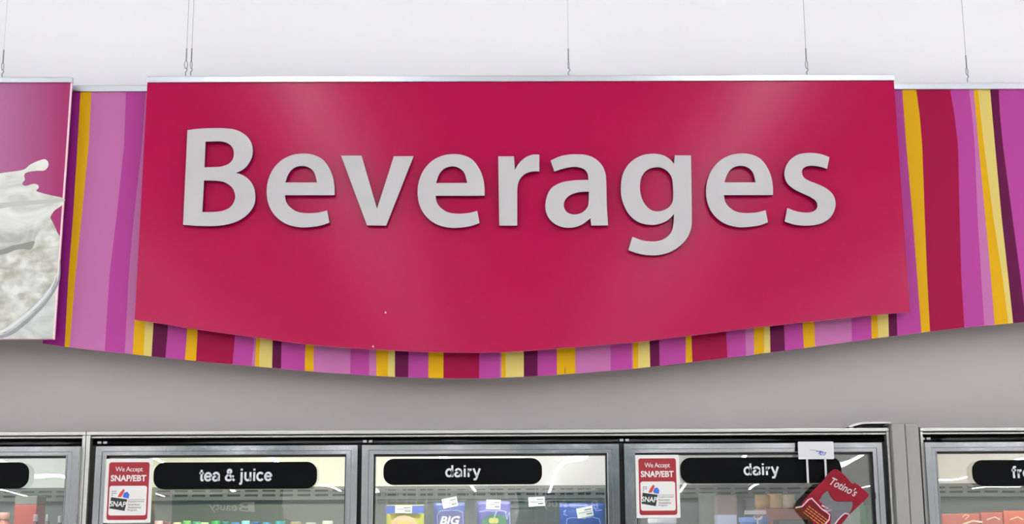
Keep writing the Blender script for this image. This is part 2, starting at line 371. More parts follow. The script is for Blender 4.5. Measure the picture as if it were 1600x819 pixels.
def picture_sign():
    Y = Y_MAIN
    base = P(-90, 531, Y)
    t = thing('picture_sign', 'hanging sign picturing splashing white cream over a bowl, at the left edge', 'sign', base)
    zt = PZ(126, Y, 800)+(P(60,126,Y).z-P(800,126,Y).z)
    xr_t, xr_b = P(113, 126, Y).x, P(85, 530.5, Y).x
    zb = P(85, 530.5, Y).z
    xl = P(-420, 300, Y).x
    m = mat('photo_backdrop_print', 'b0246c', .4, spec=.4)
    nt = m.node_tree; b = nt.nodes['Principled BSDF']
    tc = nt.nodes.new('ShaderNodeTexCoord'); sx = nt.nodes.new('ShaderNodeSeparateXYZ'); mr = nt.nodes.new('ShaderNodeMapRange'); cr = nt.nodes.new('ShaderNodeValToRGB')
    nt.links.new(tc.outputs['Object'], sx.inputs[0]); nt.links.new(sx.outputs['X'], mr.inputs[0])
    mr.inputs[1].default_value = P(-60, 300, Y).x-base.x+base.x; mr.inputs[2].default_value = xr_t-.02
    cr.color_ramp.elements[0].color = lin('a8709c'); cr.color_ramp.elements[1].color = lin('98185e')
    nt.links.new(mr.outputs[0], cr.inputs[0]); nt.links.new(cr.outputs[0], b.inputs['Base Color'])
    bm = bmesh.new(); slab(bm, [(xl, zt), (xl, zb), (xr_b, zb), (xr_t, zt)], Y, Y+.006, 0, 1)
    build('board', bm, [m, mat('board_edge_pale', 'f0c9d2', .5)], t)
    w0 = P(112.2,129,Y).x-P(110,129,Y).x
    bm = bmesh.new(); slab(bm, [(xr_t-w0, zt), (xr_b-w0, zb), (xr_b, zb), (xr_t, zt)], Y-.001, Y-.0001)
    build('edge_strip', bm, mat('board_edge_pale', 'f0c9d2', .5), t)
    bm = bmesh.new(); box(bm, xl, xr_t+.001, Y-.006, Y+.012, zt-.0075, zt+.0095, .002); build('hanging_rail', bm, m_alu, t)
    def cream(name, c0, c1, c2, scale, dist=1.5):
        m = bpy.data.materials.new(name); m.use_nodes = True; nt = m.node_tree; b = nt.nodes['Principled BSDF']; b.inputs['Roughness'].default_value = .4
        tc = nt.nodes.new('ShaderNodeTexCoord'); nz = nt.nodes.new('ShaderNodeTexNoise'); cr = nt.nodes.new('ShaderNodeValToRGB')
        nz.inputs['Scale'].default_value = scale; nz.inputs['Detail'].default_value = 3; nz.inputs['Distortion'].default_value = dist
        mp = nt.nodes.new('ShaderNodeMapping'); mp.inputs['Scale'].default_value = (1, 1, 1.7) if scale < 20 else (1, 1, 1.3)
        nt.links.new(tc.outputs['Object'], mp.inputs[0]); nt.links.new(mp.outputs[0], nz.inputs['Vector']); nt.links.new(nz.outputs['Fac'], cr.inputs[0])
        e = cr.color_ramp.elements; e[0].position = .34; e[0].color = lin(c0); e[1].position = .68; e[1].color = lin(c2)
        e.new(.5).color = lin(c1); nt.links.new(cr.outputs[0], b.inputs['Base Color']); return m
    sc_ = 2.642
    def pp(pts, n=5): return [PP(x/sc_, 230+y/sc_, Y-.001) for x, y in crom(pts, n)]
    def lay(name, pts, y, m):
        return outline(name, [pp(pts)], Y-.0004-y, .0002, m, t)
    # tablecloth corner, bowl of curds, then the splash over it
    lay('printed_cloth', [(-900,700,1),(236,560,1),(221,792,1),(-900,792,1)], .0002, cream('printed_cloth', 'a5a9a5', 'bcc0bb', 'cccdc9', 8))
    lay('printed_bowl', [(-900,300,1),(200,290,1),(232,345),(250,380),(248,440),(240,540),(215,590),(170,650),(100,715),(30,765),(-60,790),(-900,792,1)], .0005, cream('printed_glass_bowl', '8c908f', 'aeb1ae', 'c6c8c5', 5))
    lay('printed_curds', [(-900,300,1),(205,285,1),(232,340),(245,385),(243,430),(234,520),(200,580),(150,640),(80,700),(20,745),(-60,775),(-900,778,1)], .0008, cream('printed_curds', 'a09f8c', 'b8b9ad', 'd2d3cb', 26, .3))
    lay('printed_cream', [(-900,60,1),(-100,120),(-20,112),(20,105),(60,100),(100,92),(125,72),(160,56),(185,50),(199,62),(198,82),(182,97),(150,98),(110,105),(100,118),(103,135),(92,150),(105,160),(135,152),(155,155),(160,168),(150,180),(175,190),(215,200),(262,212),(255,240),(225,262),(208,290),(205,318),(170,340),(148,372),(140,400),(128,422),(95,420),(60,425),(20,440),(-80,452),(-900,500,1)], .0011, cream('printed_cream', '9fa297', 'c9cac0', 'dcddd5', 7, .8))
    lay('printed_drop_shade', [(-100,440),(0,425),(50,408),(95,398),(140,388),(139,405),(126,423),(95,421),(60,426),(20,441),(-80,453)], .0014, mat('printed_cream_fold', '84867a', .5))
    lay('printed_cream_fold', [(-60,236),(60,226),(170,218),(262,214),(256,226),(170,234),(60,244),(-60,262)], .0014, mat('printed_cream_fold2', 'b3b4aa', .5))
    lay('printed_rim_shadow', [(-60,792),(30,768),(100,718),(170,654),(215,594),(240,545),(246,470),(250,470),(247,548),(222,604),(176,664),(108,728),(36,780),(-40,800)][:-1]+[(-20,792)], .0014, mat('printed_rim_grey', '8d9192', .5))
    lay('printed_rim_light', [(-60,776),(20,750),(88,702),(158,640),(206,580),(236,520),(238,525),(210,590),(164,650),(94,713),(26,760),(-50,786)], .0017, mat('printed_rim_pale', 'cfd2d0', .5))
    return t
picture_sign()

# hanging wires with their clips
m_wire = mat('steel_wire', '8f9196', .4, .7)
def wire(px, py, Yw, ring, lab, thick=.0007):
    q = P(px, py, Yw)
    t = thing('hanging_wire', lab, 'wire', (q.x, Yw, q.z), 'wires the signs hang from')
    bm = bmesh.new(); tube(bm, [(q.x, Yw, q.z+.075), (q.x, Yw, H)], thick, 6); build('cable', bm, m_wire, t)
    bm = bmesh.new(); tube(bm, [(q.x, Yw, q.z+.045), (q.x, Yw, q.z+.085)], .0019, 8); build('crimp_sleeve', bm, mat('dark_crimp', '77797c', .4, .6), t)
    bm = bmesh.new(); n = 16
    tube(bm, [(q.x+.0042*math.sin(2*PI*k/n)*(1 if ring else .5), Yw+.003*math.sin(2*PI*k/n), q.z+.034-.012*math.cos(2*PI*k/n)) for k in range(n+1)], .0013, 6)
    tube(bm, [(q.x+.001, Yw, q.z+.024), (q.x+.004, Yw, q.z+.018), (q.x-.001, Yw, q.z+.010), (q.x, Yw, q.z)], .0017, 6)
    build('hook', bm, m_wire, t)
wire(290, 118.5, Y_MAIN+.003, True, 'thin steel wire holding the big crimson sign near its left end')
wire(298, 118.2, Y_STRIPE+.003-.03, False, 'second wire just right of the big sign left end wire')
wire(888.5, 118.5, Y_MAIN+.003, False, 'thin steel wire above the middle of the big crimson sign', .0005)
wire(1261, 118, Y_MAIN+.003, True, 'thin steel wire holding the big crimson sign near its right end')
wire(1512, 128.5, Y_STRIPE+.003, True, 'thin steel wire holding the striped panel at the right')
wire(3, 121, Y_MAIN+.003, False, 'thin steel wire at the left edge above the cream picture sign', .0004)

# ---------------------------------------------------------------- refrigerated cases
YD = 3.80                         # front of the door frames
YT = 3.825                        # front of the case trim
YG = 3.812
m_chrome = mat('polished_aluminium', 'a9a9ab', .1, 1.0, nscale=9, bump=.06)
m_trim = mat('anodised_trim', 'bdbcb8', .35, .8)
m_black = mat('black_gasket', '0a0b0d', .5)
m_recess = mat('glossy_black_header', '070505', .07, spec=.4)
m_inner = mat('case_liner', '6a6e6c', .6)
m_innertop = mat('case_top_liner', 'e6e6e1', .6)
m_grey = mat('grey_end_panel', '8f8c89', .5, noise=.02, nscale=200)
m_glass = glassmat('door_glass', .115)
m_slot = mat('vent_slot', '141412', .8)
ZF = .35
zt1, zt1b, zt2, zt2b = PZ(671.6, YT), PZ(677.3, YT), PZ(678.9, YT), PZ(681.8, YT)
z_rec = PZ(694, YT+.02)
z_dt = PZ(694.5, YD); z_ri = PZ(709, YD); z_gl = PZ(712.5, YG)

def door(parent, px0, pxg0, pxg1, px1, tilt):
    x0, xg0, xg1, x1 = (PX(p, YD, 705) for p in (px0, pxg0, pxg1, px1))
    d = thing('door', 'x', 'x', (x0, YD, ZF)); d['category'] = None; del d['category']; del d['label']
    d.parent = parent; d.location = Vector((x0, YD, ZF))-wloc(parent)
    # mitred frame with a raised inner bead
    bm = bmesh.new()
    prof = [(0, .012), (.0, .003), (.003, 0), (.55, 0), (.6, .003), (.92, .003), (.94, -.001), (1, 0), (1, .026), (0, .03)]   # (inward fraction, depth)
    def ring(fr, dy):
        xa = x0+(xg0-x0)*fr; xb = x1+(xg1-x1)*fr; za = ZF+(xg0-x0)*fr; zb = z_dt+(z_ri-z_dt)*fr
        return [bm.verts.new(p) for p in ((xa, YD+dy, za), (xb, YD+dy, za), (xb, YD+dy, zb), (xa, YD+dy, zb))]
    rings = [ring(*p) for p in prof]
    for a, b in zip(rings, rings[1:]+rings[:1]):
        for k in range(4): bm.faces.new((a[k], a[(k+1) % 4], b[(k+1) % 4], b[k]))
    build('frame', bm, m_chrome, d)
    # gasket
    bm = bmesh.new(); g = .006
    box(bm, xg0, xg1, YG-.002, YG+.014, z_gl, z_ri+.002); box(bm, xg0, xg0+.004, YG-.002, YG+.014, ZF+.03, z_ri)
    box(bm, xg1-.004, xg1, YG-.002, YG+.014, ZF+.03, z_ri); box(bm, xg0, xg1, YG-.002, YG+.014, ZF+.02, ZF+.045)
    build('gasket', bm, m_black, d)
    # insulated pane, slightly bowed outwards as such units are
    bm = bmesh.new(); NX, NZ = 44, 110; z0 = ZF+.03; grid = []
    for s_ in (0, 1):
        gr = []
        for i in range(NX+1):
            row = []
            for j in range(NZ+1):
                u, v = i/NX, j/NZ
                b = .0022*(1-(2*u-1)**2) + .0055*(1-(2*v-1)**2) - .0030 - .0042*max(0, (v-.8)/.2)**2 + .00016*math.sin(u*24+x0*9) + .00007*math.sin(v*75+u*6+x0*5)
                row.append(bm.verts.new((xg0+(xg1-xg0)*u, YG+.004+s_*.004-b*.8+tilt*(u-.5), z0+(z_ri-z0)*v)))
            gr.append(row)
        grid.append(gr)
    for s_ in (0, 1):
        for i in range(NX):
            for j in range(NZ):
                q = [grid[s_][i][j], grid[s_][i+1][j], grid[s_][i+1][j+1], grid[s_][i][j+1]]
                bm.faces.new(q if s_ == 0 else q[::-1])
    build('glass', bm, m_glass, d, smooth=True)
    bm = bmesh.new(); xh = x1-.018
    tube(bm, [(xh, YD-.002, .95), (xh, YD-.04, .97), (xh, YD-.04, 1.28), (xh, YD-.002, 1.30)], .009, 10)
    build('handle', bm, m_chrome, d)
    return d

def case(label, pxL, pxR, doors, joints, lamp, lampcol, ends, tubex=None, tops=None):
    # pxL/pxR outer limits of the trim; doors = list of (outer, glass, glass, outer)
    xL, xR = PX(pxL, YT, 690), PX(pxR, YT, 690)
    t = thing('glass_door_refrigerator', label, 'refrigerator', ((xL+xR)/2, YT+.3, 0))
    yb = Y_WALL+.9
    yb = 4.52
    # body: base, back, top, sides
    bm = bmesh.new()
    box(bm, xL, xR, YT-.01, yb+.05, 0, ZF-.03); box(bm, xL, xR, YT+.04, yb+.05, zt1-.012, zt1-.002)
    box(bm, xL, xL+.012, YT+.05, yb+.05, ZF-.03, zt1-.012); box(bm, xR-.012, xR, YT+.05, yb+.05, ZF-.03, zt1-.012)
    build('cabinet_body', bm, m_grey, t)
    # liner: lit ceiling, rear duct panel and back
    zc = 1.905; zs = PZ(757, yb-.08)
    bm = bmesh.new()
    box(bm, xL+.013, xR-.013, YT+.05, yb, zc, zc+.008, mi=1)
    box(bm, xL+.013, xR-.013, yb-.08, yb-.07, zs-.004, zc, mi=1)
    box(bm, xL+.013, xR-.013, yb-.08, yb-.07, zs-.046, zs-.004, mi=0)
    box(bm, xL+.013, xR-.013, yb-.03, yb, ZF-.03, zs-.03, mi=0)
    box(bm, xL+.013, xL+.02, YT+.05, yb, ZF-.03, zc, mi=0); box(bm, xR-.02, xR-.013, YT+.05, yb, ZF-.03, zc, mi=0)
    box(bm, xL+.02, xR-.02, yb-.072, yb-.03, zs-.046, zs-.04)
    build('liner', bm, [m_inner, m_innertop], t)
    bm = bmesh.new(); x = xL+.05
    while x < xR-.05:
        box(bm, x, x+.042, yb-.0815, yb-.08, zs-.020, zs-.014); box(bm, x, x+.042, yb-.0815, yb-.08, zs-.035, zs-.028); x += .057
    g_ = build('vent_grille', bm, m_slot, t)
    # trim round the opening
    bm = bmesh.new()
    box(bm, xL, xR, YT-.008, YT+.045, zt1b, zt1, .0015); box(bm, xL+.004, xR-.004, YT+.002, YT+.045, zt2b, zt2, .001)
    build('top_trim', bm, m_trim, t)
    boxo('trim_groove', xL+.004, xR-.004, YT+.006, YT+.04, zt2, zt1b, m_black, t)
    bm = bmesh.new(); za, zb = z_dt-.002, zt2b; ra, rb = [], []
    for k in range(13):          # half-round glossy moulding
        a = PI*(k/12-.5); yy = YT+.03-.012*math.cos(a); zz = (za+zb)/2+(zb-za)/2*math.sin(a)
        ra.append(bm.verts.new((xL+.008, yy, zz))); rb.append(bm.verts.new((xR-.008, yy, zz)))
    for k in range(12): bm.faces.new((ra[k], rb[k], rb[k+1], ra[k+1]))
    bm.faces.new(ra); bm.faces.new(rb[::-1])
    o_ = build('light_header', bm, m_recess, t, True)
    boxo('header_backing', xL+.008, xR-.008, YT+.031, YT+.05, z_dt-.018, zt2b, m_black, t)
    for s_, e in zip((xL, xR), ends):
        if e:
            xa, xb = (s_, s_+e) if s_ == xL else (s_-e, s_)
            boxo('side_trim', xa, xb, YT-.006, YT+.05, ZF-.03, zt1b, m_trim, t, .0015)
    # black posts behind the gaps between doors
    edges = [xL]+[(PX(a[3], YD, 705)+PX(b[0], YD, 705))/2 for a, b in zip(doors, doors[1:])]+[xR]
    for i, x in enumerate(edges):
        a, b = (x+.004, x+.045) if i == 0 else ((x-.045, x-.004) if i == len(edges)-1 else (x-.024, x+.024))
        boxo('door_post', a, b, YT+.012, YT+.05, ZF-.03, z_rec, m_black, t)
    for px in joints:
        bm = bmesh.new(); zc_ = PZ(688.2, YT)
        for k in (0, 9): box(bm, PX(px+k, YT)-.0052+.004, PX(px+k, YT)+.0052+.004, YT+.0125, YT+.02, zc_-.0033, zc_+.0033, .0008)
        build('hinge_clip', bm, m_white, t)
    ds = [door(t, *d) for d in doors]
    # tubes behind the posts and top of the opening
    for i, (lx0, lx1, st, col) in enumerate(lamp):
        m = emit('case_tube_%d' % len(MATS), col, st)
        bm = bmesh.new(); tube(bm, [(lx0, YT+.10, zc-.03), (lx1, YT+.10, zc-.03)], .011, 8)
        build('lamp_tube', bm, m, t)
    # shelves
    for z in (.55, .9, 1.25, 1.53):
        bm = bmesh.new()
        box(bm, xL+.03, xR-.03, YT+.16, YT+.165, z-.02, z, 0); box(bm, xL+.03, xR-.03, yb-.1, yb-.09, z-.02, z)
        n = int((xR-xL-.06)/.03)
        for k in range(n+1): box(bm, xL+.03+k*.03, xL+.033+k*.03, YT+.16, yb-.09, z-.004, z)
        build('wire_shelf', bm, m_white, t)
    return t, xL, xR

DA = (149.6, 167, 541, 558.8, .001); DB = (565.6, 584, 948.3, 967, -.001); DC = (975, 992.3, 1363.5, 1378.5, .002)
DL = (-287, -270, 104, 124.2, 0.0); DD = (1445.6, 1463.5, 1835, 1852, .0015)
X = lambda p: PX(p, 3.95, 740)
caseL, cL0, cL1 = case('refrigerated case with glass door at the left edge, black label cut off by the frame', -300, 134.7, [DL], [], [(X(-250), X(95), CASE_LAMP*.9, 'eefff4')], None, (.004, .010))
caseM, cM0, cM1 = case('three door refrigerated case under the Beverages sign labelled tea & juice and dairy', 135.3, 1389.5, [DA, DB, DC],
    [147, 566, 971], [(X(175), X(530), CASE_LAMP*1.1, 'ffffd4'), (X(595), X(940), CASE_LAMP*1.2, 'fffffb'), (X(1010), X(1200), CASE_LAMP*.18, 'f4f4ff')], None, (.012, .008))
caseR, cR0, cR1 = case('refrigerated case at the right edge, black label beginning fro', 1437.3, 1866, [DD], [1447], [(X(1475), X(1820), CASE_LAMP*.8, 'fffff0')], None, (.008, .008))

# moulded end panels standing between the cases
bm = bmesh.new()
xa, xs, xb = max(PX(1390.5, 3.80, 700), cM1+.0006), PX(1415.5, 3.80, 700), min(PX(1436.9, 3.80, 700), cR0-.0004); zt = PZ(659.5, 3.80, 1412)-.0035
def endp(name, x0, x1, rl, rr, lab):
    pts = [(x0, 0)]
    for k in range(7): a = PI-PI/2*k/6; pts.append((x0+rl+rl*math.cos(a), zt-rl+rl*math.sin(a)))
    for k in range(7): a = PI/2-PI/2*k/6; pts.append((x1-rr+rr*math.cos(a), zt-rr+rr*math.sin(a)))
    pts.append((x1, 0))
    bm = bmesh.new(); slab(bm, pts, 3.795, 3.925); 
    o = build(name, bm, m_grey); m_ = o.modifiers.new('bevel', 'BEVEL'); m_.width = .004; m_.segments = 3; m_.limit_method = 'ANGLE'
    tag(o, lab, 'panel'); return o
endp('case_end_panel', xa, xs-.0006, .006, .003, 'grey moulded end panel beside the right dairy door, left of the pair')
endp('case_end_panel', xs+.0006, xb-.0004, .003, .012, 'grey moulded end panel beside the right edge case, right of the pair')
# curved top capping that sweeps up to the end panel
bm = bmesh.new(); prof = []
for px, py in ((1322, 667.5), (1332, 662.5), (1345, 660.2), (1362, 659.6), (1390.3, 659.3)): prof.append(PP(px, py, 3.83))
low_ = [PP(px, py, 3.83) for px, py in ((1390.3, 662.3), (1362, 662.2), (1346, 663), (1336, 665.5), (1328, 668.0))]
slab(bm, prof+low_, 3.82, 3.925)
tag(build('curved_capping', bm, m_trim), 'curved grey capping rising to the end panel above the right dairy door', 'trim')
bm = bmesh.new(); bx0, bx1 = PX(1340, 3.88, 665), PX(1389, 3.88, 665)
q = PZ(667.6, 3.9, 1365)
box(bm, bx0, bx1, 3.885, 3.925, zt1, PZ(662.8, 3.88, 1365)-.003)
tag(build('capping_block', bm, mat('dark_grey_plastic', '4d4c4e', .3)), 'dark grey block under the curved capping on top of the case', 'trim')

# plain grotesque lower-case letters drawn as ribbons: baseline z = 0, x-height .52
def arc(cx, cy, rx, ry, a0, a1, n=12): return [(cx+rx*math.cos(math.radians(a0+(a1-a0)*k/n)), cy+ry*math.sin(math.radians(a0+(a1-a0)*k/n))) for k in range(n+1)]
GLY = {
 'a': (.50, [arc(.24,.34,.165,.145,165,0)+[(.405,.08),(.45,.035)], arc(.215,.155,.155,.12,90,90)[:1]+[(.40,.30)], [(.40,.30),(.25,.275)]+arc(.20,.155,.14,.12,90,270)+[(.30,.06),(.39,.14)]]),
 'e': (.50, [[(.10,.265),(.43,.265)], arc(.25,.26,.185,.215,0,330,20)]),
 'c': (.48, [arc(.25,.26,.185,.215,38,322,20)]),
 'o': (.52, [arc(.26,.26,.195,.215,0,360,24)]),
 'd': (.54, [arc(.245,.26,.175,.215,0,360,24), [(.425,0),(.425,.72)]]),
 'i': (.24, [[(.12,0),(.12,.52)], [(.12,.61),(.12,.72)]]),
 'j': (.25, [[(.13,.52),(.13,-.08),(.10,-.145),(.0,-.155)], [(.13,.61),(.13,.72)]]),
 'u': (.53, [[(.11,.52)]+[(.11,.20)]+arc(.255,.20,.145,.155,180,360)[1:]+[(.41,.20)], [(.415,.52),(.415,0)]]),
 'n': (.53, [[(.11,0),(.11,.52)], [(.11,.28)]+arc(.262,.30,.15,.165,180,0)+[(.412,0)]]),
 'r': (.34, [[(.11,0),(.11,.52)], [(.11,.25)]+arc(.29,.28,.17,.18,170,88,6)]),
 't': (.30, [[(.15,.66),(.15,.12),(.18,.06),(.28,.055)], [(.02,.47),(.28,.47)]]),
 'f': (.30, [[(.14,0),(.14,.58),(.18,.655),(.29,.665)], [(.02,.47),(.28,.47)]]),
 'y': (.48, [[(.06,.52),(.245,.04)], [(.43,.52),(.235,-.06),(.19,-.14),(.06,-.15)]]),
 'z': (.46, [[(.05,.465),(.40,.465)], [(.39,.46),(.07,.06)], [(.05,.055),(.42,.055)]]),
 '&': (.66, [[(.60,.02),(.23,.44),(.19,.54),(.22,.63),(.30,.665),(.38,.63),(.40,.55),(.35,.46),(.17,.33),(.09,.22),(.10,.12),(.17,.06),(.27,.045),(.37,.07),(.47,.17),(.53,.33)]]),
 ' ': (.25, [])}
def ribbon_words(name, txt, x0, x1, zbase, em, y0, m, parent, wt=.125):
    bm = bmesh.new(); adv = sum(GLY[c][0] for c in txt); kx = (x1-x0)/adv; x = x0
    for c in txt:
        for st in GLY[c][1]:
            p = [Vector((x+a*kx, zbase+b*em)) for a, b in st]
            p = [q for i, q in enumerate(p) if i == 0 or (q-p[i-1]).length > 1e-6]
            if len(p) < 2: continue
            closed = (p[0]-p[-1]).length < 1e-5; L = []; R_ = []
            for i, q in enumerate(p):
                a = p[i-1] if i else (p[-2] if closed else q); b = p[i+1] if i < len(p)-1 else (p[1] if closed else q)
                t1 = (q-a).normalized() if (q-a).length else (b-q).normalized(); t2 = (b-q).normalized() if (b-q).length else t1
                t = (t1+t2).normalized(); n = Vector((-t.y, t.x)); h = em*wt/2/max(.6, t.dot(t1))
                L.append(q+n*h); R_.append(q-n*h)
            va = [bm.verts.new((q.x, y0, q.y)) for q in L]; vb = [bm.verts.new((q.x, y0, q.y)) for q in R_]
            for i in range(len(p)-1):
                bm.faces.new((va[i], vb[i], vb[i+1], va[i+1]))
        x += GLY[c][0]*kx
    for f in bm.faces:
        if f.normal.y > 0: f.normal_flip()
    me = bpy.data.meshes.new(name); bm.to_mesh(me); bm.free()
    o = link(name, me, m, parent); md = o.modifiers.new('thickness', 'SOLIDIFY'); md.thickness = .0004; md.offset = 0
    return o

# ---------------------------------------------------------------- stickers on the glass
m_lab = mat('black_label', '030406', .5, spec=.08); m_lett = mat('label_lettering', 'c9cad0', .5)
YS = YD-.0025
def strip_label(px0, px1, py0, py1, txt, tb, lab, r=16):
    x0, x1 = PX(px0, YS, 740), PX(px1, YS, 740); pm_ = max(px0, 0)/2+min(px1, 1600)/2
    z0, z1 = PZ(py1, YS, pm_), PZ(py0, YS, pm_); rr = r/F*3.85
    o = slabo('door_label', rrect(x0, x1, z0, z1, rr), YS, YS+.0008, m_lab); tag(o, lab, 'label')
    if txt:
        a, b, c, d = tb; my = (c+d)/2
        pm2 = (a+min(b, 1600))/2; zb_, zt_ = P(pm2, d, YS).z, P(pm2, c, YS).z      # descender to ascender
        desc = any(ch in 'jy' for ch in txt); em = (zt_-zb_)/(.72+(.21 if desc else 0))
        ribbon_words('lettering', txt, PX(a, YS, my), PX(b, YS, my), zt_-.72*em, em, YS-.0006, m_lett, o)
    return o
strip_label(240, 495.5, 722.3, 764.2, 'tea & juice', (311, 425.5, 732.6, 757.6), 'black rounded door label reading tea & juice in white')
strip_label(599, 847, 716.5, 757.5, 'dairy', (695.4, 751, 727.2, 750.9), 'black rounded door label reading dairy on the middle glass door')
strip_label(1063, 1315, 714.8, 755.3, 'dairy', (1161.4, 1217, 724.2, 748), 'black rounded door label reading dairy behind the hanging red package')
strip_label(1519, 1772, 719, 759.3, 'frozen', (1580, 1652, 728.3, 747.2), 'black rounded door label beginning fro on the right edge door')
strip_label(-205, 45.5, 722.5, 763.5, None, None, 'blank end of a black rounded door label at the left edge')

m_sw = mat('sticker_white', 'd6d4d0', .5); m_sr = mat('sticker_red', '960f20', .5); m_sp = mat('sticker_dark_green', '10201f', .5)
def snap(pxl, pxr, py0, py1, lab):
    pmx, pmy = (pxl+pxr)/2, (py0+py1)/2
    x0, x1 = PX(pxl, YS, pmy), PX(pxr, YS, pmy); z1, z0 = PZ(py0, YS, pmx), PZ(py1, YS, pmx)
    U = lambda u: x0+(x1-x0)*u
    V = lambda v: z1-(z1-z0)*v
    t = slabo('payment_sticker', rrect(x0, x1, z0, z1, .003), YS, YS+.0006, m_sw); tag(t, lab, 'sticker')
    y = YS-.0003
    slabo('red_panel', rrect(U(.07), U(.93), V(.955), V(.055), .007), y, y+.0002, m_sr, t)
    slabo('white_panel', rrect(U(.105), U(.895), V(.885), V(.425), .006), y-.0003, y-.0001, m_sw, t)
    yy = y-.0006
    words('lettering', 'We Accept', U(.21), U(.79), V(.225), V(.125), yy, m_sw, t, bold=.0, gap=.9, depth=.0002)
    words('lettering', 'SNAP/EBT', U(.12), U(.87), V(.355), V(.255), yy, m_sw, t, bold=.03, gap=1.0, depth=.0002)
    bm = bmesh.new(); slab(bm, [(U(.15), V(.60)), (U(.49), V(.635)), (U(.445), V(.815)), (U(.12), V(.775))], yy, yy+.0002)
    build('logo_block', bm, m_sp, t)
    words('logo_lettering', 'SNAP', U(.125), U(.475), V(.75), V(.665), yy-.0004, m_sw, t, bold=.02, depth=.0002, shear=.1, rot=-.05)
    bm = bmesh.new()
    for k in range(7):
        cx, cz = U(.17+.035*(k % 3)), V(.51+.03*(k//3)); r = .0016
        slab(bm, [(cx+r*math.cos(a*PI/4), cz+r*math.sin(a*PI/4)) for a in range(8)], yy, yy+.0002)
    build('grape_emblem', bm, mat('sticker_purple', '5b3f86', .5), t)
    bm = bmesh.new(); slab(bm, [(U(.28), V(.60)), (U(.33), V(.53)), (U(.40), V(.47)), (U(.43), V(.50)), (U(.36), V(.60))], yy, yy+.0002); build('carrot_emblem', bm, mat('sticker_orange_red', 'c23a2a', .5), t)
    bm = bmesh.new(); slab(bm, [(U(.39), V(.59)), (U(.42), V(.53)), (U(.49), V(.52)), (U(.53), V(.56)), (U(.52), V(.62)), (U(.42), V(.61))], yy-.0003, yy-.0001); build('milk_emblem', bm, mat('sticker_blue', '2d62c8', .5), t)
    boxo('rule_line', U(.50), U(.86), yy, yy+.0002, V(.643), V(.638), m_sp, t)
    for k, wd in enumerate(('Supplemental', 'Nutrition', 'Assistance', 'Program')):
        vv = .665+.045*k
        words('small_lettering', wd, U(.51), U(.51+.028*len(wd)), V(vv+.022), V(vv-.012), yy, m_sp, t, depth=.0002)
snap(163.3, 237.3, 717, 817.2, 'red and white We Accept SNAP/EBT sticker on the tea & juice door')
snap(993.5, 1062, 711, 809.5, 'red and white We Accept SNAP/EBT sticker on the right dairy door')

# ---------------------------------------------------------------- hanger and red package in front of the right dairy door
YH = YD-.02
q0, q1 = P(1246.5, 690.3, YH), P(1303.5, 717.5, YH)
t = thing('strip_hanger', 'white plastic card clipped over the right dairy door with two straps', 'hanger', (q0.x, YH, q1.z))
slabo('card', rrect(q0.x, q1.x, q1.z, q0.z, .003), YH, YH+.003, m_white, t)
boxo('clip', q0.x+.01, q1.x-.01, YH+.003, YD+.006, q0.z-.008, q0.z-.002, m_white, t)
for a, b in ((1261, 755), (1289.5, 750)):
    p0, p1 = P(a, 716, YH), P(a, b, YH); boxo('strap', p0.x-.0028, p0.x+.0028, YH+.0008, YH+.0022, p1.z, p0.z, m_white, t)
m_ink = mat('blue_ink', '4058c0', .6)
bm = bmesh.new()
def stroke(bm, pts, wd, Y, conv):
    for (x0, y0), (x1, y1) in zip(pts, pts[1:]):
        a, b = Vector(conv(x0, y0)), Vector(conv(x1, y1)); d = (b-a); n = Vector((-d.y, d.x)).normalized()*wd/2; e = d.normalized()*wd*.3
        slab(bm, [tuple(a+n-e), tuple(a-n-e), tuple(b-n+e), tuple(b+n+e)], Y, Y+.0003)
cz = lambda x, y: PP(1160+x/4.845, 650+y/4.845, YH)
stroke(bm, [(560,270),(600,268),(575,285),(600,298),(585,275),(632,278),(620,298)], .0016, YH-.0005, cz)
stroke(bm, [(605,270),(612,300)], .0014, YH-.0009, cz)
build('ink_scribble', bm, m_ink, t)
bm = bmesh.new(); stroke(bm, [(510,258),(545,260),(570,265)], .0009, YH-.0005, cz); build('ink_line', bm, m_black, t)

YP = YH-.012
def pq(x, y): return PP(1230+x/8.27, 720+y/8.27, YP)
def pc(pts, n=4): return [PP(1230+x/8.27, 720+y/8.27, YP) for x, y in crom(pts, n)]
t = thing('red_package', 'red plastic food package with white script, hanging tilted over the right dairy door', 'package', P(1300, 819, YP))
m_red = mat('red_film', '82061f', .35, spec=.2, noise=.25, nscale=30, bump=.3); m_red2 = mat('dark_red_film', '68061a', .4, spec=.2, noise=.2, nscale=40)
outl = pc([(620,110),(690,140),(760,205,1),(840,300,1),(875,285,1),(940,330),(1050,430),(1040,475),(940,570),(850,655),(800,700,1),(700,830,1),(600,980,1),(420,960,1),(290,730,1),(200,640,1),(180,560,1),(300,420,1),(390,330),(480,240),(550,150)])
win = pc([(430,490),(470,425),(530,385,1),(570,470),(640,525),(850,525,1),(845,600),(800,690),(740,700),(660,790),(610,900),(560,820),(570,730),(540,640),(480,570),(415,525)])
outline('film', [outl, win], YP, .006, m_red, t, bev=.0012)
slabo('window', win, YP+.003, YP+.0038, mat('clear_grey_window', '606064', .25, coat=.3, noise=.3, nscale=40), t)
o = words('lettering', "Totino's", pq(600,350)[0], pq(600,350)[0]+.078, pq(0,400)[1], pq(0,400)[1]+.023, YP-.0008, m_letter, t, bold=.012, gap=1.0, shear=.3, rot=-.47)
cc = Vector((0,0)); vs_ = [v.co for v in o.data.vertices]
mx_ = sum(v.x for v in vs_)/len(vs_); mz_ = sum(v.z for v in vs_)/len(vs_); tx, tz = pq(755, 362)
for v in o.data.vertices: v.co.x += tx-mx_; v.co.z += tz-mz_
